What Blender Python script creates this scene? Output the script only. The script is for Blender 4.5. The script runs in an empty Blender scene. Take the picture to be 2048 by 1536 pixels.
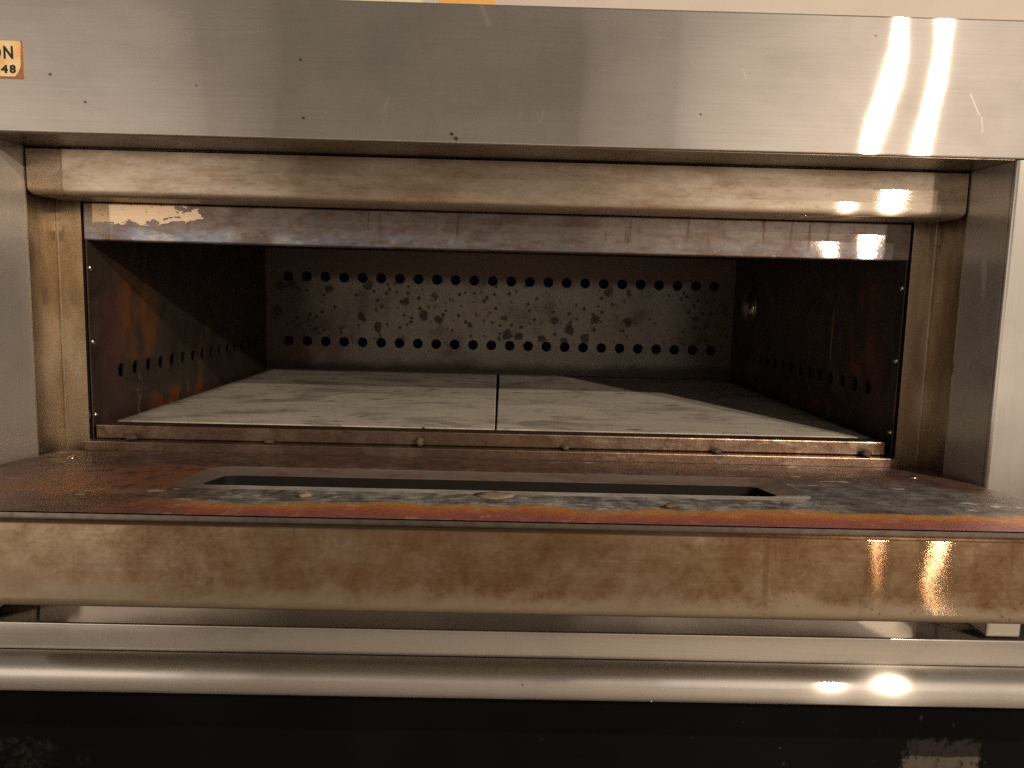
import bpy, bmesh, math, random
from mathutils import Vector, Matrix
random.seed(7)
C = bpy.context.scene.collection
S = bpy.context.scene
Z0 = 1.0                      # height of the baking deck above the floor; design coordinates have the deck at z = 0

# ------------------------------------------------------------------ camera
cam_d = bpy.data.cameras.new('camera'); cam = bpy.data.objects.new('camera', cam_d); C.objects.link(cam)
S.camera = cam
yaw, pitch, roll = 0.01334, -0.11787, 0.02489
f = Vector((math.sin(yaw)*math.cos(pitch), math.cos(yaw)*math.cos(pitch), math.sin(pitch)))
r = Vector((math.cos(yaw), -math.sin(yaw), 0)); u = r.cross(f)
r2 = r*math.cos(roll) + u*math.sin(roll); u2 = u*math.cos(roll) - r*math.sin(roll)
m = Matrix((r2, u2, -f)).transposed().to_4x4()
m.translation = Vector((0.00813, -1.16555, 0.21464 + Z0))
cam.matrix_world = m
cam_d.sensor_width = 36; cam_d.lens = 1539/2048*36; cam_d.clip_start = 0.02; cam_d.clip_end = 50

# ------------------------------------------------------------------ world and lamps
w = bpy.data.worlds.new('World'); S.world = w; w.use_nodes = True
bg = w.node_tree.nodes['Background']; bg.inputs[0].default_value = (1.0, 0.83, 0.68, 1); bg.inputs[1].default_value = 0.185

def point_lamp(name, loc, watt, rad, col):
    l = bpy.data.lights.new(name, 'POINT'); l.energy = watt; l.shadow_soft_size = rad; l.color = col
    o = bpy.data.objects.new(name, l); C.objects.link(o); o.location = Vector(loc) + Vector((0, 0, Z0)); return o
def area_lamp(name, loc, target, sx, sy, watt, col):
    l = bpy.data.lights.new(name, 'AREA'); l.shape = 'ELLIPSE'; l.size = sx; l.size_y = sy; l.energy = watt; l.color = col
    o = bpy.data.objects.new(name, l); C.objects.link(o); o.location = Vector(loc) + Vector((0, 0, Z0))
    d = Vector(target) - Vector(loc); o.rotation_euler = d.to_track_quat('-Z', 'Y').to_euler(); return o
WARM = (1.0, 0.83, 0.65)
point_lamp('ceiling_lamp', (1.90, -2.72, 1.16), 280, 0.024, WARM)
point_lamp('ceiling_lamp', (1.50, -2.20, 1.40), 215, 0.020, WARM)
area_lamp('bounce_fill_left', (-2.60, -2.6, 0.10), (-1.2, 0, 0.3), 2.5, 1.8, 9, (1.0, 0.84, 0.70))  # added unseen fill, stands in for a lit wall on the left
area_lamp('bounce_fill_left', (-2.38, -2.7, 0.15), (-1.1, 0, 0.3), 2.8, 2.0, 8.5, (1.0, 0.84, 0.70))  # added second ellipse, softens the left fill's edge in the fascia
area_lamp('bounce_fill_right', (1.95, -2.6, 0.55), (.6, 0, 0.3), 2.5, 2.2, 7.5, (1.0, 0.84, 0.70))  # added unseen fill, stands in for a lit wall on the right
area_lamp('bounce_fill_right', (1.70, -2.7, 0.50), (.5, 0, 0.3), 2.9, 2.3, 8, (1.0, 0.84, 0.70))  # added second ellipse, softens the right fill's edge in the fascia
area_lamp('bounce_fill_low', (0, -3.4, -.15), (0, 0, -.15), 5.0, 1.0, 6.0, (1.0, 0.84, 0.70))  # added low fill, brightens reflections in the lower fascia, door front and rail

vs = S.view_settings; vs.view_transform = 'Standard'; vs.look = 'None'; vs.exposure = -0.2; vs.gamma = 1.0; vs.use_curve_mapping = False
S.cycles.use_denoising = False
S.cycles.max_bounces = 6; S.cycles.glossy_bounces = 5; S.cycles.diffuse_bounces = 4
S.cycles.caustics_reflective = True; S.cycles.sample_clamp_indirect = 1.0; S.cycles.blur_glossy = 1.0

# ------------------------------------------------------------------ material helper
class NT:
    def __init__(s, name):
        s.m = bpy.data.materials.new(name); s.m.use_nodes = True
        s.t = s.m.node_tree; s.b = s.t.nodes['Principled BSDF']
        s.co = s.t.nodes.new('ShaderNodeTexCoord').outputs['Object']
        sp = s.t.nodes.new('ShaderNodeSeparateXYZ'); s.t.links.new(s.co, sp.inputs[0])
        s.x, s.y, s.z = sp.outputs
    def put(s, inp, v):
        if isinstance(v, bpy.types.NodeSocket): s.t.links.new(v, inp)
        elif isinstance(v, (tuple, list)): inp.default_value = tuple(v) + (1,) if len(v) == 3 and inp.type == 'RGBA' else tuple(v)
        else: inp.default_value = v
    def vec(s, sc=(1, 1, 1), off=(0, 0, 0), rot=(0, 0, 0), src=None):
        n = s.t.nodes.new('ShaderNodeMapping'); s.put(n.inputs['Vector'], src or s.co)
        n.inputs['Scale'].default_value = sc; n.inputs['Location'].default_value = off; n.inputs['Rotation'].default_value = rot
        return n.outputs[0]
    def noise(s, scale, detail=4, rough=.55, v=None, dist=0.0):
        n = s.t.nodes.new('ShaderNodeTexNoise'); s.put(n.inputs['Vector'], v or s.co)
        n.inputs['Scale'].default_value = scale; n.inputs['Detail'].default_value = detail
        n.inputs['Roughness'].default_value = rough; n.inputs['Distortion'].default_value = dist
        return n.outputs['Fac']
    def voro(s, scale, v=None, feature='F1', rand=1.0, out='Distance'):
        n = s.t.nodes.new('ShaderNodeTexVoronoi'); n.feature = feature; s.put(n.inputs['Vector'], v or s.co)
        n.inputs['Scale'].default_value = scale; n.inputs['Randomness'].default_value = rand
        return n.outputs[out]
    def math(s, op, a, b=0.0, c=0.0):
        n = s.t.nodes.new('ShaderNodeMath'); n.operation = op
        s.put(n.inputs[0], a); s.put(n.inputs[1], b)
        if op in ('MULTIPLY_ADD', 'COMPARE', 'WRAP'): s.put(n.inputs[2], c)
        return n.outputs[0]
    def rng(s, v, a, b, lo=0.0, hi=1.0):
        n = s.t.nodes.new('ShaderNodeMapRange'); n.interpolation_type = 'SMOOTHSTEP'
        s.put(n.inputs['Value'], v)
        if a <= b: ins = (a, b, lo, hi)
        else: ins = (b, a, hi, lo)
        for k, q in zip(('From Min', 'From Max', 'To Min', 'To Max'), ins): n.inputs[k].default_value = q
        return n.outputs[0]
    def band(s, v, a, b, c, d):                    # 0 below a, 1 between b and c, 0 above d
        return s.math('MULTIPLY', s.rng(v, a, b), s.rng(v, d, c))
    def mul(s, *vs):
        o = vs[0]
        for q in vs[1:]: o = s.math('MULTIPLY', o, q)
        return o
    def add(s, a, b): return s.math('ADD', a, b)
    def mix(s, fac, a, b):
        n = s.t.nodes.new('ShaderNodeMix'); n.data_type = 'RGBA'
        s.put(n.inputs[0], fac); s.put(n.inputs[6], a); s.put(n.inputs[7], b)
        return n.outputs[2]
    def mixf(s, fac, a, b):
        n = s.t.nodes.new('ShaderNodeMix'); n.data_type = 'FLOAT'
        s.put(n.inputs[0], fac); s.put(n.inputs[2], a); s.put(n.inputs[3], b)
        return n.outputs[0]
    def ramp(s, fac, stops):
        n = s.t.nodes.new('ShaderNodeValToRGB'); s.put(n.inputs[0], fac)
        e = n.color_ramp.elements
        while len(e) < len(stops): e.new(.5)
        for k, (p, c) in zip(e, stops): k.position = p; k.color = tuple(c) + (1,)
        return n.outputs[0]
    def bump(s, h, strength, dist=0.001, normal=None):
        n = s.t.nodes.new('ShaderNodeBump'); n.inputs['Strength'].default_value = strength; n.inputs['Distance'].default_value = dist
        s.put(n.inputs['Height'], h)
        if normal: s.put(n.inputs['Normal'], normal)
        return n.outputs[0]
    def aniso(s, amt, axis):                       # axis: the direction in which highlights stretch
        n = s.t.nodes.new('ShaderNodeCombineXYZ')
        for k in range(3): n.inputs[k].default_value = axis[k]
        s.put(s.b.inputs['Tangent'], n.outputs[0]); s.b.inputs['Anisotropic'].default_value = amt
    def brushed(s, base, rough, normal, an=.77, film=None, haze=.45, hrough=.42, dist='GGX'):
        # brushed metal: highlights stay narrow along the grain (x) and stretch across it; a wider lobe for the worn surface
        def gl(rg, a, dist='GGX'):
            g = s.t.nodes.new('ShaderNodeBsdfAnisotropic'); g.distribution = dist
            s.put(g.inputs['Color'], base); s.put(g.inputs['Roughness'], rg); s.put(g.inputs['Anisotropy'], a); s.put(g.inputs['Normal'], normal)
            n = s.t.nodes.new('ShaderNodeCombineXYZ')
            for k in range(3): n.inputs[k].default_value = s.grain[k]
            s.put(g.inputs['Tangent'], n.outputs[0]); return g.outputs[0]
        def mx(f, a, b):
            q = s.t.nodes.new('ShaderNodeMixShader'); s.put(q.inputs[0], f); s.put(q.inputs[1], a); s.put(q.inputs[2], b); return q.outputs[0]
        o = mx(haze, gl(rough, an, dist), gl(hrough, .35, 'BECKMANN'))
        if film is not None:
            d = s.t.nodes.new('ShaderNodeBsdfDiffuse'); s.put(d.inputs['Color'], base); s.put(d.inputs['Normal'], normal)
            o = mx(film, o, d.outputs[0])
        out = [q for q in s.t.nodes if q.type == 'OUTPUT_MATERIAL'][0]
        s.t.links.new(o, out.inputs['Surface']); s.t.nodes.remove(s.b)
        return s.m
    grain = (1, 0, 0)
    def scratches(s, scale, stretch, thr, rot=(0, 0, 0), off=(0, 0, 0)):
        v = s.vec(stretch, off, rot)
        return s.rng(s.noise(scale, 1.0, .4, v), thr, thr + .02)
    def out(s, base=None, rough=None, metal=None, normal=None, spec=None):
        I = s.b.inputs
        if base is not None: s.put(I['Base Color'], base)
        if rough is not None: s.put(I['Roughness'], rough)
        if metal is not None: s.put(I['Metallic'], metal)
        if normal is not None: s.put(I['Normal'], normal)
        if spec is not None: s.put(I['Specular IOR Level'], spec)
        return s.m
M = {}

def clean_steel(name, tint=(.60, .555, .505), rough=.115, wave=.22, grime=.3, aniso=.92, axis=(1, 0, 0), brush=(3, 260, 260), haze=.035, film=.05, scratch=1.0, marks=None, dist='GGX'):
    n = NT(name)
    br = n.noise(1.0, 3, .6, n.vec(brush))
    smear = n.noise(2.2, 5, .6, n.vec((1, 2.0, 2.2), (3.1, 0, 1.7)), .6)
    cloud = n.noise(5.5, 6, .62, n.vec((1, 1, 1.6), (0, 4, 0)))
    blotch = n.rng(smear, .46, .66)
    rgh = n.add(n.math('MULTIPLY_ADD', br, .03, rough - .02), n.math('MULTIPLY', blotch, .05))
    dark = tuple(q*.62 for q in tint)
    base = n.mix(n.math('MULTIPLY', n.rng(cloud, .42, .72), grime), tint, dark)
    gl_ = n.noise(1.0, 4, .7, n.vec((brush[0]*1.6, brush[1]*1.7, brush[2]*1.7), (1, 2, 3)))
    base = n.mix(n.math('MULTIPLY', n.rng(gl_, .40, .66), .15), base, dark)
    drip_ = n.rng(n.noise(1.0, 5, .6, n.vec((16, 16, 4), (2, 1, 6)), .4), .56, .70)
    base = n.mix(n.math('MULTIPLY', drip_, grime*.6), base, dark)
    # tiny food specks and light scratches
    sp = n.rng(n.voro(26, n.vec((1, 1, 1), (.3, .2, .6))), .045, .02)
    sp = n.mul(sp, n.rng(n.noise(7, 1, .5, n.vec((1, 1, 1), (5, 1, 2))), .60, .64))
    base = n.mix(n.math('MULTIPLY', sp, .8), base, (.06, .045, .03))
    scr = n.scratches(1.0, (150, 30, 7), .76, (0, .35, 0))
    scr2 = n.scratches(1.0, (9, 40, 260), .77, (0, .04, 0), (2, 3, 4))
    sc = n.math('MAXIMUM', scr, scr2)
    base = n.mix(n.math('MULTIPLY', sc, .22*scratch), base, (.85, .80, .74))
    rgh = n.add(rgh, n.math('MULTIPLY', sc, .08*scratch))
    if marks: base = marks(n, base)
    wav = n.noise(1.0, 2, .5, n.vec((2.2, 2.2, 3.5), (1, 7, 2)))
    nb = n.bump(wav, wave, .02)
    nb = n.bump(br, .05, .0006, nb)
    n.grain = axis
    return n.brushed(base, rgh, nb, aniso, film, haze, .42, dist)

def fascia_marks(n, base):
    def seg(x0, z0, x1, z1, wd):
        dx, dz = x1-x0, z1-z0; L2 = dx*dx+dz*dz
        px, pz = n.math('SUBTRACT', n.x, x0), n.math('SUBTRACT', n.z, z0)
        t = n.add(n.math('MULTIPLY', px, dx/L2), n.math('MULTIPLY', pz, dz/L2))
        t = n.math('MINIMUM', n.math('MAXIMUM', t, 0.0), 1.0)
        ex = n.math('SUBTRACT', px, n.math('MULTIPLY', t, dx)); ez = n.math('SUBTRACT', pz, n.math('MULTIPLY', t, dz))
        d = n.math('SQRT', n.add(n.mul(ex, ex), n.mul(ez, ez)))
        return n.rng(d, wd*1.4, wd*.5)
    smear = n.rng(n.noise(3.0, 6, .7, n.vec((1, 1, 1.8), (5, 2, 9)), 1.0), .50, .68)
    base = n.mix(n.math('MULTIPLY', smear, .16), base, (.36, .33, .30))
    drop = n.mul(n.rng(n.voro(34, n.vec((1, 1, .55), (.7, .1, .3))), .10, .05), n.rng(n.z, .455, .42), n.rng(n.noise(4, 2, .5, n.vec((1, 1, 1), (8, 0, 0))), .46, .54))
    base = n.mix(n.math('MULTIPLY', drop, .35), base, (.80, .76, .70))
    for (x0, z0, x1, z1, wd, q) in ((-.028, .565, -.018, .545, .0030, .35), (.590, .478, .604, .452, .0009, .7), (.607, .450, .610, .432, .0009, .6), (.300, .500, .306, .488, .0007, .45), (-.142, .452, -.147, .438, .0016, .25), (.045, .440, .047, .428, .0010, .4), (.052, .441, .050, .430, .0010, .4)):
        base = n.mix(n.math('MULTIPLY', seg(x0, z0, x1, z1, wd), q), base, (.90, .86, .78))
    for (x0, z0, rr) in ((-.249, .4262, .0016), (-.063, .4115, .0020), (-.0575, .4060, .0024), (-.562, .4700, .0016), (-.52, .4380, .0014), (-.252, .496, .0013), (.250, .444, .0011)):
        base = n.mix(n.math('MULTIPLY', seg(x0, z0, x0+.0012, z0-.0004, rr), .85), base, (.07, .05, .035))
    return base
M['steel'] = clean_steel('brushed_steel', marks=fascia_marks)
M['steel_side'] = clean_steel('brushed_steel_upright', axis=(0, 0, 1), brush=(260, 260, 3), rough=.22, wave=.3, aniso=.6, haze=.06, film=.16, tint=(.50, .465, .42))
M['steel_return'] = clean_steel('bounce_lit_recess_steel', axis=(0, 0, 1), brush=(260, 260, 3), rough=.30, wave=.3, aniso=.6, haze=.40, film=.24, tint=(.60, .56, .51))  # paler, more diffuse steel standing in for missing bounce light
M['steel_polished'] = clean_steel('polished_steel', rough=.14, wave=.25, aniso=.5, grime=.3, haze=.04, tint=(.52, .48, .435))
M['steel_rail'] = clean_steel('rail_steel', rough=.155, wave=.16, aniso=.84, haze=.010, grime=.25, scratch=0.0, tint=(.62, .58, .53))

def m_bar():
    n = NT('heat_tinted_steel')
    br = n.noise(1.0, 4, .65, n.vec((5, 240, 240)))
    cl = n.noise(4.0, 7, .72, n.vec((1, 2, 3), (2, 0, 5)), .1)
    fine = n.noise(1.0, 5, .75, n.vec((60, 200, 200)))
    base = n.mix(n.rng(cl, .35, .68), (.54, .46, .37), (.37, .27, .175))
    base = n.mix(n.math('MULTIPLY', n.rng(fine, .5, .72), .45), base, (.20, .13, .08))
    dark_refl = n.mul(n.rng(n.add(n.z, n.math('MULTIPLY', cl, .02)), .392, .412), .75)  # reflection of the fascia underside painted as a dark band along the top
    base = n.mix(dark_refl, base, (.13, .09, .06))
    rg = n.add(n.math('MULTIPLY_ADD', br, .03, .11), n.math('MULTIPLY', n.rng(cl, .4, .7), .05))
    return n.brushed(base, rg, n.bump(br, .08, .0006, n.bump(n.noise(3, 2), .2, .02)), .90, .10, .04)
M['bar'] = m_bar()

def m_post():
    n = NT('browned_post_steel')
    cl = n.noise(9.0, 6, .65, n.vec((1, 1, .35), (2, 0, 5)), .4)
    fine = n.noise(120, 4, .7)
    base = n.mix(n.rng(cl, .35, .66), (.50, .43, .34), (.29, .22, .145))
    drip = n.rng(n.noise(30, 3, .55, n.vec((1, 1, .45), (1, 1, 4))), .62, .68)
    base = n.mix(n.math('MULTIPLY', drip, .75), base, (.10, .065, .04))
    base = n.mix(n.math('MULTIPLY', n.rng(fine, .55, .72), .4), base, (.12, .08, .05))
    bar_shade = n.rng(n.add(n.z, n.math('MULTIPLY', cl, .05)), .335, .365)  # painted shade under the bar, also darkens the soffit strip
    base = n.mix(n.math('MULTIPLY', bar_shade, .85), base, (.07, .05, .03))
    return n.out(base, n.math('MULTIPLY_ADD', cl, .3, .22), n.math('MULTIPLY_ADD', drip, -.5, 1.0), n.bump(fine, .15, .001))
M['post'] = m_post()

def m_lintel():
    n = NT('scorched_lintel_steel')
    big = n.noise(6, 7, .70, n.vec((1, 1, 2.4), (1.3, 0, .4)), .15)
    st = n.noise(1.0, 4, .6, n.vec((70, 1, 6), (0, 0, 2)))
    fine = n.noise(110, 4, .7)
    base = n.ramp(big, [(.30, (.27, .22, .19)), (.43, (.17, .125, .108)), (.52, (.25, .215, .195)), (.60, (.19, .15, .13)), (.72, (.36, .32, .285))])
    base = n.mix(n.mul(n.rng(st, .55, .66), n.rng(n.z, .285, .30), n.rng(n.noise(5, 2, .5, n.vec((1, 1, .2), (7, 0, 0))), .5, .58), .8), base, (.12, .06, .04))
    base = n.mix(n.math('MULTIPLY', n.rng(fine, .52, .70), .4), base, (.11, .08, .065))
    # bare straw-coloured patch near the left end
    edge = n.add(n.noise(26, 5, .6, n.vec((1, 1, 1.8), (4, 0, 2))), n.math('MULTIPLY', n.noise(9, 2), .6))
    px = n.rng(n.add(n.x, n.math('MULTIPLY_ADD', edge, .34, -.27)), -.470, -.473)
    pz = n.rng(n.add(n.z, n.math('MULTIPLY_ADD', edge, .034, -.0272)), .3035, .3040)
    patch = n.mul(px, pz, n.rng(n.x, -.604, -.6035), n.rng(n.voro(60, n.vec((1, 1, 3))), .10, .14))
    base = n.mix(patch, base, (.80, .62, .43))
    # blue and violet temper colours along the lower edge
    tb = n.mul(n.rng(n.add(n.z, n.math('MULTIPLY_ADD', big, .03, -.015)), .305, .284), n.rng(n.noise(18, 5, .65, n.vec((1, 1, 2.5))), .38, .62))
    tb = n.math('MULTIPLY', tb, n.rng(n.x, .1, -.3, .25, 1.0))
    base = n.mix(n.math('MULTIPLY', tb, .8), base, n.ramp(n.noise(24, 4, .6, n.vec((1, 1, 2), (9, 0, 0))), [(.35, (.30, .24, .34)), (.5, (.30, .38, .50)), (.66, (.56, .54, .50))]))
    ash = n.mul(n.rng(n.noise(60, 5, .7), .58, .68), n.rng(n.z, .30, .282))
    base = n.mix(n.math('MULTIPLY', ash, .6), base, (.55, .50, .44))
    return n.brushed(base, n.math('MULTIPLY_ADD', big, .06, .10), n.bump(fine, .03, .0008, n.bump(n.noise(4, 2), .2, .02)), .90, .16, .03)
M['lintel'] = m_lintel()

def m_liner():
    n = NT('heat_stained_door_liner')
    big = n.noise(4.5, 6, .62, n.vec((1, 2.2, 1), (3, 1, 0)), .8)
    streak = n.noise(1.0, 6, .66, n.vec((17, 13, 1), (0, 0, 0), (0, 0, .45)))
    streak2 = n.noise(1.0, 6, .66, n.vec((40, 24, 1), (4, 2, 0), (0, 0, -.45)))
    fine = n.noise(180, 4, .75)
    wob = n.math('MULTIPLY_ADD', n.noise(7, 6, .65, n.vec((1, 1, 1), (0, 5, 0))), .11, -.055)
    yy = n.add(n.y, wob)
    # browns and purples of the plate at large
    base = n.ramp(n.add(n.math('MULTIPLY', big, .6), n.math('MULTIPLY', streak, .4)), [(.36, (.045, .030, .030)), (.43, (.115, .058, .050)), (.49, (.17, .092, .068)), (.54, (.075, .048, .048)), (.62, (.22, .14, .105))])
    base = n.mix(n.math('MULTIPLY', n.rng(streak2, .54, .66), .5), base, (.25, .105, .070))
    base = n.mix(n.math('MULTIPLY', n.rng(streak2, .47, .38), .5), base, (.055, .040, .038))
    # mauve tint far left
    base = n.mix(n.math('MULTIPLY', n.mul(n.rng(n.x, -.42, -.56), n.rng(yy, -.13, -.22)), .6), base, (.25, .16, .145))
    # grey burnt scale round the window front and over the right third
    gx = n.rng(n.add(n.x, n.math('MULTIPLY', wob, 2.2)), -.40, -.22)
    gy = n.band(yy, -.380, -.350, -.20, -.10)
    grey = n.mul(gx, gy, n.rng(n.noise(11, 6, .68, n.vec((1, 2.0, 1), (8, 2, 0))), .28, .46), n.rng(n.add(n.x, n.math('MULTIPLY', wob, 3)), .66, .54))
    greyc = n.ramp(n.math('MULTIPLY_ADD', streak2, .5, n.math('MULTIPLY', n.noise(40, 6, .72, n.vec((1, 2.2, 1))), .5)), [(.37, (.055, .056, .055)), (.45, (.13, .131, .130)), (.51, (.25, .246, .24)), (.57, (.42, .41, .40)), (.66, (.60, .58, .55))])
    greyc = n.mix(n.math('MULTIPLY', n.rng(n.x, .36, .42), .55), greyc, (.075, .068, .066))
    base = n.mix(n.math('MULTIPLY', grey, .92), base, greyc)
    # white ash scratches
    ash = n.mul(n.rng(n.noise(1.0, 4, .6, n.vec((26, 34, 1), (3, 8, 0), (0, 0, -.50))), .61, .66), n.rng(n.noise(5, 3, .5, n.vec((1, 1, 1), (2, 7, 0))), .45, .54))
    base = n.mix(n.math('MULTIPLY', ash, .75), base, (.58, .56, .53))
    # orange-to-crimson temper band along the front edge
    orx = n.rng(n.add(n.x, n.math('MULTIPLY', wob, 3.0)), -.46, -.24)
    ory = n.rng(yy, -.338, -.362)
    oc = n.ramp(n.rng(yy, -.340, -.425), [(.0, (.46, .30, .10)), (.30, (.66, .27, .07)), (.62, (.56, .165, .075)), (1.0, (.36, .13, .12))])
    oc = n.mix(n.math('MULTIPLY', n.rng(streak, .46, .62), .35), oc, (.30, .12, .08))
    oc = n.mix(n.math('MULTIPLY', n.rng(streak2, .55, .66), .5), oc, (.70, .45, .28))
    base = n.mix(n.math('MULTIPLY', n.mul(orx, ory), .93), base, oc)
    # orange flare left of the window
    fl = n.mul(n.band(n.add(n.x, n.math('MULTIPLY', n.y, -.6)), -.50, -.36, -.24, -.17), n.band(yy, -.37, -.31, -.17, -.11), n.rng(streak2, .36, .52))
    base = n.mix(n.math('MULTIPLY', fl, .55), base, (.36, .145, .06))
    # cracked dark specks
    spk = n.mul(n.rng(n.add(n.voro(55, n.vec((1, 2, 1), (.2, .7, 0))), n.math('MULTIPLY_ADD', fine, .2, -.1)), .17, .09), n.rng(n.noise(12, 2), .46, .52))
    base = n.mix(n.math('MULTIPLY', spk, .85), base, (.03, .025, .02))
    base = n.mix(n.math('MULTIPLY', n.rng(fine, .45, .75), .35), base, (.06, .045, .04))
    rg = n.add(n.math('MULTIPLY_ADD', streak, .3, .28), n.math('MULTIPLY', grey, .12))
    return n.out(base, rg, .45, n.bump(n.add(n.noise(60, 6, .75, n.vec((1, 1.6, 1))), n.math('MULTIPLY', fine, .4)), .6, .002))
M['liner'] = m_liner()

def m_wframe():
    n = NT('scaled_window_frame')
    k = n.noise(22, 6, .68, n.vec((1, 2, 1), (5, 1, 0)), .5)
    base = n.ramp(k, [(.30, (.28, .26, .24)), (.45, (.52, .50, .46)), (.62, (.72, .69, .64)), (.80, (.34, .28, .23))])
    rust = n.math('MAXIMUM', n.rng(n.add(n.y, n.math('MULTIPLY_ADD', k, .04, -.020)), -.262, -.246), n.rng(n.x, -.30, -.36))
    base = n.mix(n.math('MULTIPLY', rust, .85), base, n.ramp(k, [(.3, (.055, .033, .028)), (.45, (.13, .058, .038)), (.58, (.085, .060, .052)), (.75, (.17, .115, .09))]))
    return n.out(base, .38, .35, n.bump(n.noise(70, 5, .7), .25, .0012))
M['window_frame'] = m_wframe()

def m_front():
    n = NT('rust_filmed_door_steel')
    big = n.noise(4.0, 7, .70, n.vec((1, 1, 1.4), (6, 0, 1)), .2)
    mid = n.noise(26, 7, .74, n.vec((1, 1, 1.2), (1, 2, 3)))
    fine = n.noise(190, 5, .78)
    br = n.noise(1.0, 4, .7, n.vec((7, 300, 300)))
    t = n.add(n.add(n.math('MULTIPLY', big, .33), n.math('MULTIPLY', mid, .42)), n.add(n.math('MULTIPLY', fine, .15), n.math('MULTIPLY', br, .10)))
    base = n.ramp(t, [(.39, (.27, .205, .145)), (.45, (.205, .142, .088)), (.50, (.16, .102, .058)), (.55, (.125, .070, .036)), (.61, (.092, .046, .021))])
    base = n.mix(n.math('MULTIPLY', n.rng(n.x, -.30, -.52), .4), base, (.34, .27, .195))
    blot = n.mul(n.rng(n.noise(19, 8, .80, n.vec((1, 1, 1.1), (9, 2, 5))), .52, .64), .5)
    base = n.mix(blot, base, (.105, .050, .022))
    pale = n.mul(n.rng(n.noise(15, 7, .76, n.vec((1, 1, 1.6), (2, 8, 1))), .56, .70), .22)
    base = n.mix(pale, base, (.33, .285, .225))
    run = n.mul(n.rng(n.noise(1.0, 4, .6, n.vec((48, 1, 3.5), (3, 0, 2))), .60, .66), n.rng(n.noise(6, 2, .5, n.vec((1, 1, .2), (3, 0, 1))), .48, .56), .45)
    base = n.mix(run, base, (.09, .048, .025))
    # wiped, cleaner lower edge
    wip = n.rng(n.add(n.z, n.math('MULTIPLY_ADD', mid, .05, -.025)), -.072, -.095)
    base = n.mix(n.math('MULTIPLY', wip, .5), base, (.33, .28, .21))
    # pale tide mark and rust spots towards the lower right
    dens = n.mul(n.rng(n.x, .10, .48), n.rng(n.z, -.045, -.075))
    v = n.vec((1, 1, 1.25), (0, 0, 0))
    sp = n.mul(n.rng(n.add(n.voro(125, v), n.math('MULTIPLY_ADD', fine, .9, -.45)), .26, .17), n.rng(n.noise(15, 4, .7, n.vec((1, 1, 1), (3, 3, 3))), .50, .58), n.add(dens, .10))
    base = n.mix(n.math('MULTIPLY', sp, .65), base, (.11, .05, .025))
    film = n.rng(t, .40, .58)
    rg = n.add(n.math('MULTIPLY_ADD', film, .03, .095), n.math('MULTIPLY', fine, .02))
    return n.brushed(base, rg, n.bump(n.add(fine, br), .022, .0006, n.bump(n.noise(3, 2), .2, .02)), .93, n.math('MULTIPLY_ADD', film, .24, .15), .045, .5, 'BECKMANN')
M['door_front'] = m_front()

def m_retainer():
    n = NT('scorched_deck_bar')
    big = n.noise(9, 6, .65, n.vec((1, 1, 1), (4, 0, 0)), .5)
    fine = n.noise(110, 5, .72, n.vec((.7, 1, 1)))
    base = n.ramp(big, [(.32, (.22, .15, .10)), (.48, (.15, .095, .065)), (.62, (.24, .175, .13)), (.76, (.13, .085, .06))])
    base = n.mix(n.math('MULTIPLY', n.rng(fine, .5, .7), .6), base, (.06, .04, .03))
    base = n.mix(n.math('MULTIPLY', n.mul(n.rng(n.noise(60, 6, .78, n.vec((.6, 1, 1.4))), .52, .72), n.rng(n.x, -.3, .5)), .75), base, (.46, .38, .31))
    return n.out(base, n.math('MULTIPLY_ADD', fine, .3, .2), .85, n.bump(fine, .35, .0015))
M['retainer'] = m_retainer()

def m_cavity():
    n = NT('burnt_cavity_steel')
    big = n.noise(6, 6, .62, n.vec((1, 1, .8), (0, 2, 1)), .8)
    fine = n.noise(60, 5, .7)
    base = n.ramp(big, [(.32, (.026, .020, .016)), (.45, (.060, .044, .034)), (.56, (.040, .026, .019)), (.68, (.105, .072, .050))])
    # orange temper patches towards the front of the walls
    tp = n.mul(n.band(n.add(n.y, n.math('MULTIPLY_ADD', big, .16, -.08)), .05, .10, .17, .26), n.band(n.add(n.z, n.math('MULTIPLY', big, .05)), .09, .125, .21, .30))
    tp = n.mul(tp, n.rng(n.noise(14, 4, .6, n.vec((1, 1, .6), (2, 2, 2))), .36, .60))
    base = n.mix(n.math('MULTIPLY', tp, .85), base, (.20, .075, .026))
    low = n.mul(n.band(n.y, .16, .24, .38, .5), n.rng(n.add(n.z, n.math('MULTIPLY', fine, .03)), .055, .025), n.rng(n.noise(20, 4), .40, .56))
    base = n.mix(n.math('MULTIPLY', low, .8), base, (.19, .060, .022))
    ash = n.mul(n.rng(n.noise(34, 6, .7, n.vec((1, 1, .6), (1, 1, 1))), .57, .66), n.band(n.y, .12, .16, .26, .42), n.rng(n.z, .075, .05))
    base = n.mix(n.math('MULTIPLY', ash, .6), base, (.24, .20, .16))
    plum = n.mul(n.band(n.y, .03, .05, .09, .13), n.rng(n.z, .25, .18))
    base = n.mix(n.math('MULTIPLY', plum, .55), base, (.085, .038, .040))
    drip = n.mul(n.rng(n.noise(1.0, 1, .4, n.vec((1, 42, 1.2), (0, 3, 0))), .70, .725), n.band(n.y, .15, .18, .24, .28), n.band(n.z, .10, .12, .18, .21))
    base = n.mix(n.math('MULTIPLY', drip, .8), base, (.34, .20, .06))
    return n.out(base, n.math('MULTIPLY_ADD', fine, .25, .34), .55, n.bump(fine, .3, .0015))
M['cavity'] = m_cavity()

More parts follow.
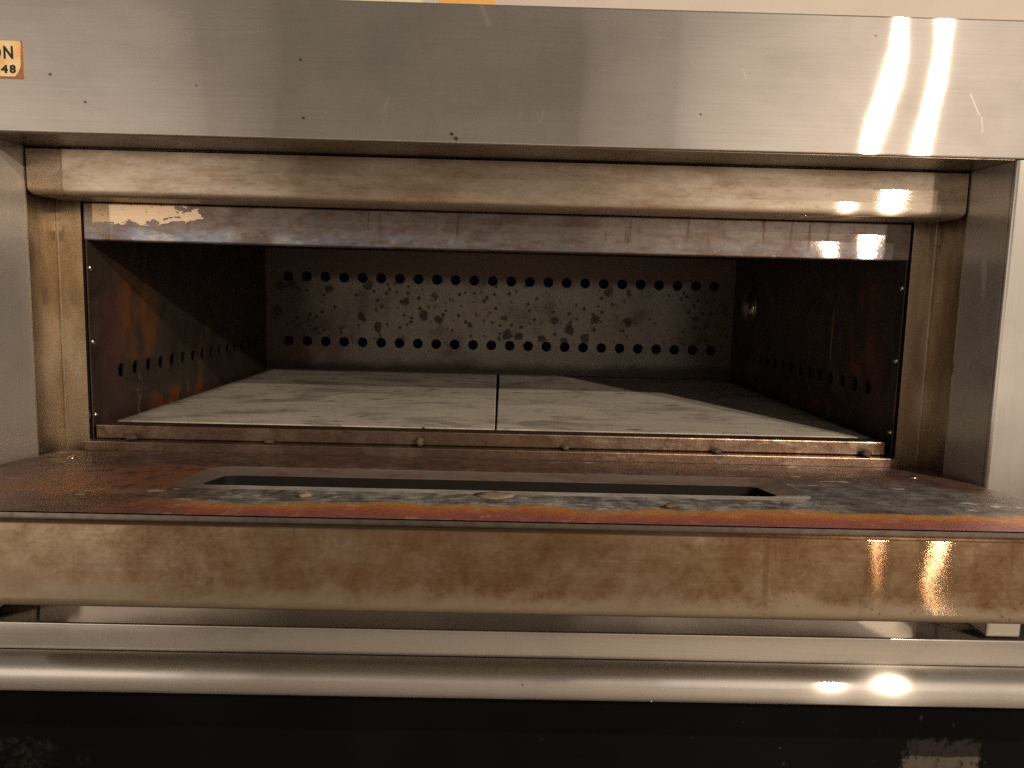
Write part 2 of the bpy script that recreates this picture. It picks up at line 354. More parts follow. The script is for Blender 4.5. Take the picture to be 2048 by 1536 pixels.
def m_back():
    n = NT('spattered_back_panel')
    big = n.noise(4, 5, .6, n.vec((1, 1, 1.5), (1, 0, 3)), .5)
    grey = n.mix(n.rng(big, .35, .65), (.28, .25, .205), (.34, .305, .26))
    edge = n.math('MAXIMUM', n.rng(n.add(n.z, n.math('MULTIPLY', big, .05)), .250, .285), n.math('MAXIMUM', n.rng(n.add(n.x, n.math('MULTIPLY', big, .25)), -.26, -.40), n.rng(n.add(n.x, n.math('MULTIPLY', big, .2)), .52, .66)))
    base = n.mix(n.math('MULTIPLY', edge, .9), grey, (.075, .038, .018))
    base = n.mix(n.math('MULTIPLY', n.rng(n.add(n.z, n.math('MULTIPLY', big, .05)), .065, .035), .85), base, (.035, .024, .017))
    warp = n.vec((1, 1, .9))
    s1 = n.mul(n.rng(n.add(n.voro(20, warp), n.math('MULTIPLY_ADD', n.noise(55, 4, .65), .50, -.25)), .30, .20), n.rng(n.noise(5, 2, .5, n.vec((1, 1, 1), (4, 0, 1))), .38, .48))
    s2 = n.mul(n.rng(n.add(n.voro(50, n.vec((1, 1, 1), (.4, 0, .9))), n.math('MULTIPLY_ADD', n.noise(110, 4, .65), .45, -.22)), .30, .20), n.rng(n.noise(8, 2, .5, n.vec((1, 1, 1), (1, 0, 7))), .40, .48))
    sp = n.mul(n.math('MAXIMUM', s1, s2), n.band(n.z, .06, .10, .22, .26))
    base = n.mix(n.math('MULTIPLY', n.rng(n.noise(9, 6, .7, n.vec((1, 1, 1), (3, 0, 3))), .50, .72), .6), base, (.06, .042, .028))
    base = n.mix(n.math('MULTIPLY', sp, .85), base, (.022, .016, .010))
    return n.out(base, .55, .25, n.bump(n.noise(70, 4), .2, .001))
M['back'] = m_back()

def m_stone():
    n = NT('baking_stone')
    big = n.noise(3.2, 6, .62, n.vec((1, 1.6, 1), (2, 5, 0)), .6)
    mid = n.noise(1.0, 7, .68, n.vec((9, 22, 10), (0, 1, 0)), .3)
    wipe = n.noise(1.0, 5, .6, n.vec((3, 34, 3), (5, 1, 0), (0, 0, .12)))
    fine = n.noise(300, 3, .75)
    base = n.mix(n.rng(big, .32, .66), (.54, .495, .435), (.41, .37, .32))
    base = n.mix(n.math('MULTIPLY', n.rng(mid, .48, .70), .6), base, (.20, .175, .15))
    base = n.mix(n.math('MULTIPLY', n.rng(wipe, .50, .68), .4), base, (.52, .48, .42))
    base = n.mix(n.math('MULTIPLY', n.rng(fine, .42, .72), .4), base, (.22, .19, .16))
    scorch = n.mul(n.rng(n.noise(5, 6, .65, n.vec((1, 1.4, 1), (7, 3, 0)), .8), .50, .66), .62)
    base = n.mix(scorch, base, (.13, .11, .095))
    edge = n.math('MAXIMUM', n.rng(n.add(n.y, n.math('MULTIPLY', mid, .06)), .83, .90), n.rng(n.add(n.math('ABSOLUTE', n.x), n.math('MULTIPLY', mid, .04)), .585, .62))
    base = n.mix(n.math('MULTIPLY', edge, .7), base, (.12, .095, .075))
    fleck = n.mul(n.rng(n.add(n.voro(15, n.vec((.7, 2.2, 1), (.5, .1, 0))), n.math('MULTIPLY_ADD', mid, .50, -.25)), .17, .10), n.rng(n.noise(6, 2), .44, .50))
    fl2 = n.mul(n.rng(n.voro(44, n.vec((.8, 1.6, 1), (.1, .6, 0))), .14, .08), n.rng(n.noise(9, 2), .45, .51))
    base = n.mix(n.math('MAXIMUM', fleck, fl2), base, (.05, .04, .03))
    return n.out(base, .9, 0.0, n.bump(n.add(fine, n.math('MULTIPLY', mid, .6)), .4, .0015), spec=.25)
M['stone'] = m_stone()

def m_black(name, worn):
    n = NT(name)
    fine = n.noise(80, 5, .7)
    base = n.mix(n.rng(n.noise(4, 4), .4, .7), (.0022, .0020, .0021), (.0038, .0032, .0030))
    sp = n.mul(n.rng(n.add(n.voro(34, n.vec((1, 1, .7), (.3, .1, .2))), n.math('MULTIPLY_ADD', fine, .5, -.25)), .10, .03), n.rng(n.noise(5, 2), .40, .46))
    base = n.mix(n.math('MULTIPLY', sp, .4), base, (.045, .04, .036))
    if worn:
        rag = n.math('MULTIPLY_ADD', n.noise(24, 7, .75), .10, -.05)
        a = n.mul(n.band(n.add(n.x, rag), .655, .662, .775, .785), n.rng(n.add(n.z, rag), -.462, -.470))
        b = n.rng(n.add(n.z, n.math('MULTIPLY', rag, .2)), -.4915, -.4935)
        base = n.mix(n.mul(a, n.rng(fine, .25, .5), .9), base, n.mix(b, (.020, .017, .014), (.075, .064, .050)))
        l = n.mul(n.rng(n.add(n.x, n.math('MULTIPLY', rag, 4.0)), -.63, -.72), n.rng(n.add(n.z, rag), -.485, -.500), n.rng(n.noise(60, 5, .7), .45, .70))
        base = n.mix(n.math('MULTIPLY', l, .4), base, (.045, .040, .036))
    return n.out(base, n.math('MULTIPLY_ADD', fine, .25, .55), 0.0, n.bump(fine, .2, .001), spec=.06)
M['black'] = m_black('black_enamel', False); M['black_worn'] = m_black('worn_black_enamel', True)

def m_simple(name, col, rough, metal=0.0, nz=40, amt=.25, spec=.5):
    n = NT(name)
    q = n.noise(nz, 5, .65)
    base = n.mix(n.math('MULTIPLY', n.rng(q, .4, .7), amt), col, tuple(k*.55 for k in col))
    return n.out(base, n.math('MULTIPLY_ADD', q, .15, rough-.07), metal, n.bump(q, .1, .001), spec)
M['dark'] = m_simple('dark_duct', (.010, .007, .006), .8)  # near-black backing seen through the holes
M['gap'] = m_simple('shaded_gap', (.008, .006, .005), .7, 0, 40, .25, .15)  # near-black for the deck gaps and the shade painted in the window well
M['edge_steel'] = m_simple('dark_edge_steel', (.17, .14, .115), .25, 1.0, 60, .7)  # dim reflections in the groove painted in as a dark steel tint
M['glass'] = m_simple('browned_window_glass', (.012, .009, .006), .22, 0, 30, .4, .3)
M['screw'] = m_simple('screw_steel', (.60, .55, .47), .28, 1.0, 200, .2)
M['casing'] = m_simple('casing_steel', (.50, .46, .42), .4, 1.0, 20, .2)
M['wall'] = m_simple('cream_wall_paint', (.62, .555, .48), .7, 0, 8, .08, .3)
M['floor'] = m_simple('brown_floor_tile', (.34, .315, .285), .5, 0, 12, .4)
M['copper'] = m_simple('plate_backing', (.42, .22, .10), .45, .6, 120, .6)
M['ink'] = m_simple('black_ink', (.018, .014, .016), .5, 0, 150, .4)
M['crumb'] = m_simple('toasted_crumb', (.085, .052, .03), .8, 0, 300, .7)
M['crumb_pale'] = m_simple('pale_crumb', (.20, .145, .085), .8, 0, 300, .6)
M['crumb_dark'] = m_simple('burnt_crumb', (.055, .035, .025), .8, 0, 300, .5)
M['paper_orange'] = m_simple('orange_paper', (.85, .48, .14), .7, 0, 60, .15, .3)
M['paper_pale'] = m_simple('pale_paper', (.80, .78, .50), .7, 0, 40, .3, .3)
def m_plate():
    n = NT('yellowed_name_plate')
    c = n.ramp(n.add(n.noise(35, 4, .6), n.math('MULTIPLY', n.z, .0)), [(.35, (.78, .42, .18)), (.5, (.80, .55, .25)), (.68, (.84, .66, .42))])
    return n.out(c, .4, .1, n.bump(n.noise(120, 3), .05, .001))
M['plate'] = m_plate()

# ------------------------------------------------------------------ mesh helpers
def empty(name, loc, label=None, cat=None, group=None):
    o = bpy.data.objects.new(name, None); C.objects.link(o); o.location = loc; o.empty_display_size = .1
    tag(o, label, cat, group); return o
def tag(o, label=None, cat=None, group=None, kind=None):
    for k, q in (('label', label), ('category', cat), ('group', group), ('kind', kind)):
        if q: o[k] = q
    return o
def wloc(o):
    v = Vector((0, 0, 0))
    while o is not None: v = v + o.location; o = o.parent
    return v
def link(name, me, mat, parent=None, smooth=False):
    """mesh given in design coordinates"""
    o = bpy.data.objects.new(name, me); C.objects.link(o)
    me.materials.clear(); me.materials.append(mat)
    if smooth:
        for p in me.polygons: p.use_smooth = True
    if parent: o.parent = parent
    o.location = Vector((0, 0, Z0)) - wloc(parent) if parent else Vector((0, 0, Z0))
    return o
def done(bm, name='mesh'):
    bmesh.ops.recalc_face_normals(bm, faces=bm.faces)
    me = bpy.data.meshes.new(name); bm.to_mesh(me); bm.free(); return me
def add_box(bm, x0, x1, y0, y1, z0, z1, bev=0.0, sel=None, seg=3):
    vs = [bm.verts.new((x, y, z)) for x in (x0, x1) for y in (y0, y1) for z in (z0, z1)]
    fs = [bm.faces.new([vs[i] for i in q]) for q in ((0, 1, 3, 2), (4, 6, 7, 5), (0, 4, 5, 1), (2, 3, 7, 6), (0, 2, 6, 4), (1, 5, 7, 3))]
    if bev:
        es = set(e for q in fs for e in q.edges)
        if sel: es = [e for e in es if sel((e.verts[0].co+e.verts[1].co)/2)]
        bmesh.ops.bevel(bm, geom=list(es), offset=bev, segments=seg, affect='EDGES', profile=.5)
def box(name, mat, parent, dims, bev=0.0015, sel=None, seg=2, smooth=False):
    bm = bmesh.new(); add_box(bm, *dims, bev=bev, sel=sel, seg=seg); return link(name, done(bm), M[mat], parent, smooth)
def extrude_x(name, mat, parent, prof, x0, x1, nx=1, smooth=False, caps=True):
    bm = bmesh.new(); rows = []
    for k in range(nx+1):
        x = x0+(x1-x0)*k/nx; rows.append([bm.verts.new((x, p[0], p[1])) for p in prof])
    L = len(prof)
    for a, b in zip(rows, rows[1:]):
        for i in range(L): bm.faces.new((a[i], a[(i+1) % L], b[(i+1) % L], b[i]))
    if caps: bm.faces.new(rows[0]); bm.faces.new(rows[-1][::-1])
    me = done(bm)
    o = link(name, me, M[mat], parent)
    if smooth:
        for p in me.polygons: p.use_smooth = len(p.vertices) == 4
        try: me.set_sharp_from_angle(angle=math.radians(32))
        except Exception: pass
    return o
def arc(cy, cz, rad, a0, a1, n):
    return [(cy+rad*math.cos(math.radians(a0+(a1-a0)*i/n)), cz+rad*math.sin(math.radians(a0+(a1-a0)*i/n))) for i in range(n+1)]
def holed(u0, u1, v0, v1, holes, rad, h, thick, to3, seg=20):
    """panel in the (u,v) plane with round holes; to3(u,v,d) -> point, d = depth behind the face"""
    bm = bmesh.new()
    def P(a, b, d=0.0): return bm.verts.new(to3(a, b, d))
    def rect(a0, a1, b0, b1):
        if a1-a0 > 1e-5 and b1-b0 > 1e-5: bm.faces.new([P(a0, b0), P(a1, b0), P(a1, b1), P(a0, b1)])
    rows = {}
    for (a, b) in holes: rows.setdefault(round(b, 4), []).append(a)
    bprev = v0
    for b in sorted(rows):
        rect(u0, u1, bprev, b-h)
        aprev = u0
        for a in sorted(rows[b]):
            rect(aprev, a-h, b-h, b+h)
            inner, outer, deep = [], [], []
            for k in range(seg):
                t = 2*math.pi*(k+.5)/seg; c, s_ = math.cos(t), math.sin(t); q = h/max(abs(c), abs(s_))
                inner.append(P(a+rad*c, b+rad*s_)); outer.append((a+q*c, b+q*s_)); deep.append(P(a+rad*c, b+rad*s_, thick))
            ov = [P(*o) for o in outer]
            for k in range(seg):
                k2 = (k+1) % seg
                t0, t1 = outer[k], outer[k2]
                if abs(t0[0]-t1[0]) > 1e-6 and abs(t0[1]-t1[1]) > 1e-6:    # a corner of the cell lies between
                    cx = a+h*(1 if (t0[0]+t1[0])/2 > a else -1); cy = b+h*(1 if (t0[1]+t1[1])/2 > b else -1)
                    bm.faces.new((inner[k], ov[k], P(cx, cy), ov[k2], inner[k2]))
                else: bm.faces.new((inner[k], ov[k], ov[k2], inner[k2]))
                bm.faces.new((inner[k], inner[k2], deep[k2], deep[k]))
            aprev = a+h
        rect(aprev, u1, b-h, b+h)
        bprev = b+h
    rect(u0, u1, bprev, v1)
    bmesh.ops.remove_doubles(bm, verts=bm.verts, dist=1e-5)
    return done(bm)
def dome(name, mat, parent, c, axis, rad, hgt):
    """low round screw head standing on c along axis, with a driver slot rim"""
    bm = bmesh.new(); prof = [(1, 0), (1, .35), (.86, .7), (.5, .95), (.16, 1.0), (.12, .78), (0, .78)]
    ax = Vector(axis).normalized(); e1 = ax.orthogonal().normalized(); e2 = ax.cross(e1); n = 12; rings = []
    for (q, hh) in prof:
        if q == 0: rings.append([bm.verts.new(Vector(c)+ax*hgt*hh)]); continue
        rings.append([bm.verts.new(Vector(c)+ax*hgt*hh+(e1*math.cos(2*math.pi*k/n)+e2*math.sin(2*math.pi*k/n))*rad*q) for k in range(n)])
    for a, b in zip(rings, rings[1:]):
        for k in range(n):
            if len(b) == 1: bm.faces.new((a[k], a[(k+1) % n], b[0]))
            else: bm.faces.new((a[k], a[(k+1) % n], b[(k+1) % n], b[k]))
    return link(name, done(bm), M[mat], parent, True)

# ------------------------------------------------------------------ setting
def sheet(name, mat, pts):
    bm = bmesh.new(); bm.faces.new([bm.verts.new(p) for p in pts])
    return tag(link(name, done(bm), M[mat]), kind='structure')
sheet('wall', 'wall', [(-4, 1.15, -1), (4, 1.15, -1), (4, 1.15, 2.2), (-4, 1.15, 2.2)])
sheet('floor', 'floor', [(-4, -5, -1), (4, -5, -1), (4, 1.15, -1), (-4, 1.15, -1)])

# ------------------------------------------------------------------ the oven
oven = empty('deck_oven', (0, .4, 0), 'wide stainless steel deck oven with its heat-stained door hanging open', 'oven')
HW, HR, YB, YF = .62, .6583, -.068, -.1655
ZL, ZB, ZT = .277, .333, .400        # lintel bottom, bar bottom, fascia bottom
# fascia with name plate
fas = box('fascia_panel', 'steel', oven, (-.86, .86, YF, YF+.12, ZT, .5685), .0022, seg=3)
# inner part of the fascia's underside is a separate soffit strip, browned and darkened by painted shade
box('soffit_strip', 'post', oven, (-HR+.001, HR-.001, YF+.004, YB-.0005, ZT-.0012, ZT-.0002), 0)
pl = box('name_plate', 'copper', fas, (-.705, -.5936, YF-.0012, YF-.0001, .4630, .5085), 0)
bm = bmesh.new()
pts = [(-.705, .4655), (-.6035, .4655), (-.6000, .4700), (-.5972, .4760), (-.5965, .4800), (-.5952, .5060), (-.5965, .5080), (-.705, .5080)]
fr = [bm.verts.new((a, YF-.0019, b)) for a, b in pts]; bk = [bm.verts.new((a, YF-.0013, b)) for a, b in pts]
bm.faces.new(fr)
for i in range(len(pts)): bm.faces.new((fr[i], fr[(i+1) % len(pts)], bk[(i+1) % len(pts)], bk[i]))
link('plate_face', done(bm), M['plate'], fas)
def glyph(ch, x0, x1, z0, z1, fat):
    cu = bpy.data.curves.new('glyph', 'FONT'); cu.body = ch; cu.extrude = .004; cu.offset = fat
    t = bpy.data.objects.new('glyph', cu); C.objects.link(t)
    dg = bpy.context.evaluated_depsgraph_get(); me = bpy.data.meshes.new_from_object(t.evaluated_get(dg))
    bpy.data.objects.remove(t)
    xs = [q.co.x for q in me.vertices]; ys = [q.co.y for q in me.vertices]
    for q in me.vertices:
        a = (q.co.x-min(xs))/(max(xs)-min(xs)); b = (q.co.y-min(ys))/(max(ys)-min(ys)); d = q.co.z
        q.co = (x0+(x1-x0)*a, YF-.0021-d*.03, z0+(z1-z0)*b)
    return link('letter', me, M['ink'], fas)
glyph('N', -.6164, -.6046, .4863, .5016, .03)
glyph('O', -.6350, -.6193, .4858, .5020, .03)
glyph('4', -.6205, -.6118, .4693, .4792, .05)
glyph('8', -.6099, -.6021, .4693, .4795, .05)

# side panels: front face, rounded edge and the return into the door recess
for s in (-1, 1):
    def upright(name, mat, prof, z0, z1):
        bm = bmesh.new(); lo = [bm.verts.new((s*a, b, z0)) for a, b in prof]; hi = [bm.verts.new((s*a, b, z1)) for a, b in prof]
        L = len(prof); bm.faces.new(lo); bm.faces.new(hi)
        for i in range(L): bm.faces.new((lo[i], lo[(i+1) % L], hi[(i+1) % L], hi[i]))
        return link(name, done(bm), M[mat], oven)
    rnd = [(HR+.006-.006*math.cos(t), YF+.006-.006*math.sin(t)) for t in [k*math.pi/2/5 for k in range(6)]]
    upright('side_panel', 'steel_side', rnd + [(.86, YF), (.86, YF+.05), (HR+.02, YF+.05), (HR+.02, YF+.0085), (HR+.0006, YF+.0085)], -.17, ZT-.0015)
    upright('recess_return', 'steel_return', [(HR, YB-.0005), (HR+.0002, YF+.0088), (HR+.018, YF+.0088), (HR+.018, YB-.0005)], -.17, ZT-.0015)
    # post beside the opening: front face and cheek, with a bright folded edge
    prof = [(HW, .0), (HR-.005, .0), (HR-.004, -.0012), (HR-.0028, -.0012), (HR-.002, -.001), (HR-.0012, YB), (HR+.02, YB), (HR+.02, .03), (HW, .03)]
    bm = bmesh.new(); lo = [bm.verts.new((s*a, b, -.045)) for a, b in prof]; hi = [bm.verts.new((s*a, b, ZT-.002)) for a, b in prof]
    L = len(prof); bm.faces.new(lo); bm.faces.new(hi)
    for i in range(L): bm.faces.new((lo[i], lo[(i+1) % L], hi[(i+1) % L], hi[i]))
    link('door_post', done(bm), M['post'], oven)
# rounded bar above the opening
def bsel(c): return c.z < ZB+.001 and (c.y < YB+.001 or abs(c.x) > .6)
box('top_bar', 'bar', oven, (-HR+.0028, HR-.0028, YB, .0, ZB, ZT-.004), .011, bsel, 5, True)
for p in oven.children[-1].data.polygons: p.use_smooth = True
try: oven.children[-1].data.set_sharp_from_angle(angle=math.radians(32))
except Exception: pass
# lintel
box('lintel', 'lintel', oven, (-HW+.002, HW-.002, .0015, .03, ZL, ZB-.001), .0025, lambda c: c.y < .003, 3)

# cavity
CW, CD, CZ = .617, .874, .315
prow = lambda z: [(-.5575+k*.04869, z) for k in range(24)]
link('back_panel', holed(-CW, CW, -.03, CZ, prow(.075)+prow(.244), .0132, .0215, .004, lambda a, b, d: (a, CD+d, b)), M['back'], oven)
for s in (-1, 1):
    hs = [(.100+k*.0490, .073) for k in range(15)]
    side = link('cavity_wall', holed(.0035, CD, -.03, CZ, hs, .0118, .0215, .004, lambda a, b, d, s=s: (s*(CW+d), a, b)), M['cavity'], oven)
    # front trim strip with three screws
    box('trim_strip', 'cavity', oven, (s*(CW-.0022) if s > 0 else -CW+.0002, CW-.0002 if s > 0 else -CW+.0022, .0038, .030, -.022, ZL+.03), 0)
    for z in (.0130, .1252, .2364): dome('screw', 'screw', oven, (s*(CW-.0022), .0105, z), (-s, 0, 0), .0046, .0032)
    box('side_duct', 'dark', oven, (s*(CW+.03) if s > 0 else -CW-.034, CW+.034 if s > 0 else -CW-.03, .031, CD+.05, -.03, .2), 0)
box('back_duct', 'dark', oven, (-CW-.03, CW+.03, CD+.035, CD+.04, -.05, CZ+.01), 0)
box('cavity_ceiling', 'cavity', oven, (-CW-.03, CW+.03, .0302, CD+.04, CZ, CZ+.006), 0)
box('deck_pan', 'gap', oven, (-CW-.03, CW+.03, .004, CD+.04, -.04, -.031), 0)
# stone-support lip along each side of the deck
for s in (-1, 1): box('deck_ledge', 'cavity', oven, (min(s*.597, s*.616), max(s*.597, s*.616), .031, CD-.002, -.030, -.007), 0)
# round lamp port low at the back of the right wall
def port():
    bm = bmesh.new(); c = Vector((CW, .735, .193)); n = 28; prof = [(.050, 0), (.052, -.004), (.046, -.007), (.042, -.005), (.040, .0), (.040, .0)]
    rings = [[bm.verts.new(c+Vector((d, q*math.cos(2*math.pi*k/n), q*math.sin(2*math.pi*k/n)))) for k in range(n)] for q, d in prof[:5]]
    for a, b in zip(rings, rings[1:]):
        for k in range(n): bm.faces.new((a[k], a[(k+1) % n], b[(k+1) % n], b[k]))
    o = link('lamp_port', done(bm), M['retainer'], oven, True)
    bm = bmesh.new(); rings = []
    for (q, d) in ((.041, -.002), (.036, -.010), (.024, -.016), (.010, -.019), (0, -.0195)):
        rings.append([bm.verts.new(c+Vector((d, 0, 0)))] if q == 0 else [bm.verts.new(c+Vector((d, q*math.cos(2*math.pi*k/n), q*math.sin(2*math.pi*k/n)))) for k in range(n)])
    for a, b in zip(rings, rings[1:]):
        for k in range(n): bm.faces.new((a[k], a[(k+1) % n], b[0]) if len(b) == 1 else (a[k], a[(k+1) % n], b[(k+1) % n], b[k]))
    link('lamp_cover', done(bm), M['port_glass'], o, True)
M['port_glass'] = m_simple('lamp_cover_steel', (.55, .50, .44), .14, 1.0, 20, .3, .8)
port()
# deck front: retaining bar, ledge under it
box('retaining_bar', 'retainer', oven, (-.607, .601, -.006, .026, -.0205, .0006), .0018, seg=2)
box('hinge_ledge', 'retainer', oven, (-.617, .617, -.023, .026, -.0475, -.0215), .0014, seg=2)

# body behind and below
bm = bmesh.new()
add_box(bm, -.86, .86, YF+.121, 1.02, .5, .5675); add_box(bm, -.86, -.845, YF+.051, 1.02, -.30, .499); add_box(bm, .845, .86, YF+.051, 1.02, -.30, .499); add_box(bm, -.844, .844, 1.005, 1.02, -.30, .499)
link('casing', done(bm), M['casing'], oven)
YA = -.085
box('lower_panel', 'steel_polished', oven, (-HR+.003, HR-.003, YA, YA+.03, -.2395, -.075), .0015)
# ledge in front of it: rises slightly towards the front, ends in a flat rail
prof = [(YA+.03, -.252), (YA+.03, -.2435), (YA-.002, -.2425)] + [(-.198, -.2262)] + arc(-.199, -.2282, .002, 80, 180, 4) + [(-.201, -.262), (-.190, -.262), (-.190, -.250)]
extrude_x('front_ledge', 'steel_polished', oven, prof, -.86, .86, 1, True)
# dark cove and bullnose tube
box('rail_cove', 'black', oven, (-.86, .86, -.180, -.06, -.300, -.2625), 0)
extrude_x('bullnose_rail', 'steel_rail', oven, arc(-.204, -.2890, .0262, 0, 350, 36), -.90, .90, 24, True)
for s in (-1, 1):
    box('rail_bracket', 'steel_polished', oven, (s*.6565 if s > 0 else -.703, .703 if s > 0 else -.6565, -.200, -.07, -.2225 , -.172), .003, seg=3)
box('lower_apron', 'black', oven, (-.86, .86, -.052, .06, -.4545, -.3005), .002)
box('lower_cabinet', 'black_worn', oven, (-.86, .86, -.040, .95, -.95, -.456), .002)
for s in (-1, 1):
    for y in (.03, .85): box('foot', 'black', oven, (s*.78-.03, s*.78+.03, y-.03, y+.03, -1.0, -.951), .004)

# ------------------------------------------------------------------ open door
TH = math.atan(.062)
DL = .395                                                   # length of the liner from hinge to front edge
HY, HZ = -.027, -.0355
def D(x, l, d):
    """door space: l = distance from the hinge along the liner, d = depth under the liner"""
    return (x, HY-l*math.cos(TH)-d*math.sin(TH), HZ+l*math.sin(TH)-d*math.cos(TH))
def door_box(name, mat, parent, x0, x1, l0, l1, d0, d1, bev=0.0, sel=None, seg=3, smooth=False):
    bm = bmesh.new(); add_box(bm, x0, x1, l0, l1, d0, d1, bev, sel, seg)
    for v in bm.verts: v.co = D(*v.co)
    o = link(name, done(bm), M[mat], parent, smooth)
    if smooth:
        try: o.data.set_sharp_from_angle(angle=math.radians(32))
        except Exception: pass
    return o
DX = .6520
def door_shell():
    c = [(DL-.004, .0085), (DL+.0085, .0085)] + [(DL+.0085+.0015*math.sin(t), .0100-.0015*math.cos(t)) for t in [k*math.pi/10 for k in range(1, 6)]]
    c += [(DL-.001+.011*math.cos(t), .083+.011*math.sin(t)) for t in [k*math.pi/14 for k in range(8)]]
    c += [(.012, .094), (.012, .030), (.0135, .030), (.0135, .0925), (DL-.003, .0925), (DL+.0085, .081), (DL+.0085, .0100), (DL-.004, .0100)]
    bm = bmesh.new(); nx = 8
    rows = [[bm.verts.new(D(-DX+2*DX*k/nx, l, d)) for l, d in c] for k in range(nx+1)]
    L = len(c)
    for a, b in zip(rows, rows[1:]):
        for i in range(L): bm.faces.new((a[i], a[(i+1) % L], b[(i+1) % L], b[i]))
    bm.faces.new(rows[0]); bm.faces.new(rows[-1][::-1])
    for s in (-1, 1):
        k = len(bm.verts); add_box(bm, min(s*(DX-.0035), s*(DX-.002)), max(s*(DX-.0035), s*(DX-.002)), .0137, DL-.0035, .0086, .0923)
        bm.verts.ensure_lookup_table()
        for v in list(bm.verts)[k:]: v.co = D(*v.co)
    me = done(bm); o = link('door', me, M['door_front'], oven, True)
    try: me.set_sharp_from_angle(angle=math.radians(32))
    except Exception: pass
    return o
door = door_shell()
# softened upper front lip of the shell
LIN_X = DX-.001
def rrect(x0, x1, l0, l1, rad, n=6):
    out = []
    for cx, cl, a0 in ((x1-rad, l1-rad, 0), (x0+rad, l1-rad, 90), (x0+rad, l0+rad, 180), (x1-rad, l0+rad, 270)):
        for k in range(n+1):
            t = math.radians(a0+90*k/n); out.append((cx+rad*math.cos(t), cl+rad*math.sin(t)))
    return out
def liner():
    bm = bmesh.new()
    outer = [(LIN_X, DL), (-LIN_X, DL), (-LIN_X, 0), (LIN_X, 0)]
    a = rrect(-.380, .384, .110, .262, .030); b = rrect(-.356, .352, .138, .236, .018); c = rrect(-.352, .348, .141, .233, .015)
    n = len(a)
    def ring(pts, d): return [bm.verts.new(D(x, l, d)) for x, l in pts]
    O = [bm.verts.new(D(x, l, 0)) for x, l in outer]; A = ring(a, 0.0)
    q = n//4
    for k in range(4):                                       # the flat of the plate round the pressed window frame
        seg_ = [A[(k*q+i) % n] for i in range(q)]
        nxt = A[((k+1)*q) % n]
        bm.faces.new([O[k]] + seg_[::-1]); bm.faces.new([O[k], O[(k+1) % 4], nxt, seg_[-1]])
    def rings(name, mat, specs):
        bm2 = bmesh.new(); R_ = [[bm2.verts.new(D(x, l, d*(1.0 if d > .02 else .22+.78*max(0, min(1, (.236-l)/.09))))) for x, l in pts] for pts, d in specs]
        for r0, r1 in zip(R_, R_[1:]):
            for i in range(n): bm2.faces.new((r0[i], r0[(i+1) % n], r1[(i+1) % n], r1[i]))
        me = done(bm2); o = link(name, me, M[mat], door, True); me.set_sharp_from_angle(angle=math.radians(40))
    a2 = [(x*.993, .181+(l-.181)*.975) for x, l in a]
    rings('window_frame', 'window_frame', [(a, 0.0), (a2, .0013), (b, .0052), (c, .0066)])
    rings('window_well', 'gap', [(c, .0066), (c, .0235)])  # side wall of the window well, shade painted in as near-black
    dn = [bm.verts.new(D(x, l, .0070)) for x, l in [(LIN_X, DL), (-LIN_X, DL), (-LIN_X, 0), (LIN_X, 0)]]
    for k in (1, 3): bm.faces.new((O[k], O[(k+1) % 4], dn[(k+1) % 4], dn[k]))
    return link('door_liner', done(bm), M['liner'], door)
liner()
door_box('window_glass', 'glass', door, -.350, .346, .145, .231, .0225, .0265)
door_box('liner_edge', 'edge_steel', door, -DX+.002, DX-.002, DL-.006, DL-.0012, .0016, .0084)
for sx in (-.5955, .5925): dome('screw', 'screw', door, D(sx, .068 if sx < 0 else .080, -.0002), (0, math.sin(TH)*-1, math.cos(TH)), .0062, .0022)

# ------------------------------------------------------------------ baking stones
for s in (-1, 1):
    bm = bmesh.new()
    xa, xb = ((-.596, -.0014), (.0012, .597))[s > 0]
    add_box(bm, xa, xb, .036, .868, -.026, 0.0, .0018, None, 2)
    if s < 0:
        for v in bm.verts:
            if v.co.x > -.1: v.co.x -= .0048*(v.co.y-.036)/.83           # the joint opens a little towards the back
    tag(link('baking_stone', done(bm), M['stone']), 'pale stone baking slab covering the ' + ('left' if s < 0 else 'right') + ' half of the oven floor', 'baking stone', 'baking stones on the oven floor')

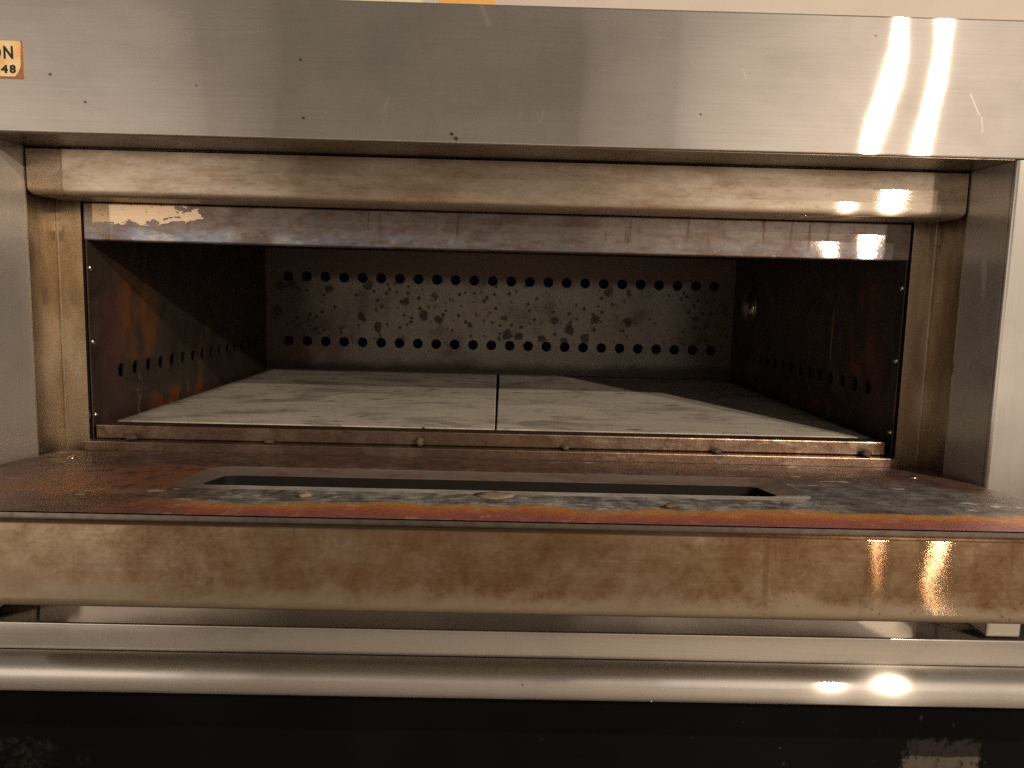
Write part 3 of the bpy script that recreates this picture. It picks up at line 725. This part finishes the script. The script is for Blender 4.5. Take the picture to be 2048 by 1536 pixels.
# ------------------------------------------------------------------ crumbs
def crumb(loc, size, mat, label, seed, flat=.6):
    bm = bmesh.new(); bmesh.ops.create_icosphere(bm, subdivisions=2, radius=1.0)
    rr = random.Random(seed); ph = [rr.uniform(0, 6) for _ in range(6)]
    for v in bm.verts:
        k = 1+.22*math.sin(3.1*v.co.x+ph[0])*math.cos(2.7*v.co.y+ph[1])+.16*math.sin(5.3*v.co.z+ph[2]+3*v.co.x)+rr.uniform(-.09, .09)
        v.co = Vector((v.co.x*size[0], v.co.y*size[1], v.co.z*size[2]))*k
    lo = min(v.co.z for v in bm.verts)
    for v in bm.verts: v.co += Vector(loc)-Vector((0, 0, lo))
    return tag(link('crumb', done(bm), M[mat], None, True), label, 'crumb', 'baked-on crumbs')
def on_liner(x, y): l = (HY-y)/math.cos(TH); return (x, y, HZ+l*math.sin(TH)-.0006)
crumb(on_liner(.196, -.346), (.0072, .005, .0030), 'crumb', 'toasted brown crumb in the orange band of the open door, right of centre', 1)
crumb(on_liner(-.208, -.329), (.0075, .005, .0028), 'crumb_pale', 'pale curled crumb on the open door, left of centre in front of the window', 2)
crumb(on_liner(.003, -.298), (.021, .014, .0016), 'crumb_pale', 'flat tan baked-on drip on the door beside the middle of the window', 3)
crumb((-.1146, -.0145, -.0218), (.007, .006, .007), 'crumb', 'brown dough lump on the ledge below the left baking stone', 4)
crumb((.107, -.0150, -.0218), (.0065, .005, .004), 'crumb', 'small brown crumb on the ledge right of the stone joint', 5)
crumb((.338, -.0150, -.0218), (.008, .006, .0045), 'crumb_dark', 'burnt black crumb on the ledge, second from the right end', 6)
crumb((.568, -.0150, -.0218), (.0095, .006, .0055), 'crumb_dark', 'burnt black crumb at the right end of the ledge', 7)
crumb((-.550, -.0150, -.0218), (.012, .006, .004), 'crumb_dark', 'burnt dark crust at the left end of the ledge', 8)
crumb((-.343, -.0150, -.0218), (.008, .005, .0035), 'crumb_dark', 'small burnt crumb on the ledge between the left crust and the dough lump', 9)

# ------------------------------------------------------------------ papers on the wall above the oven
def paper(mat, x0, x1, label):
    bm = bmesh.new(); add_box(bm, x0, x1, 1.1475, 1.1488, 1.0, 1.23, 0)
    tag(link('paper_notice', done(bm), M[mat]), label, 'notice', 'papers on the wall')
paper('paper_orange', -.194, -.037, 'orange paper notice peeking above the top edge of the oven')
paper('paper_pale', -.42, -.245, 'pale yellow paper notice left of the orange one above the oven')
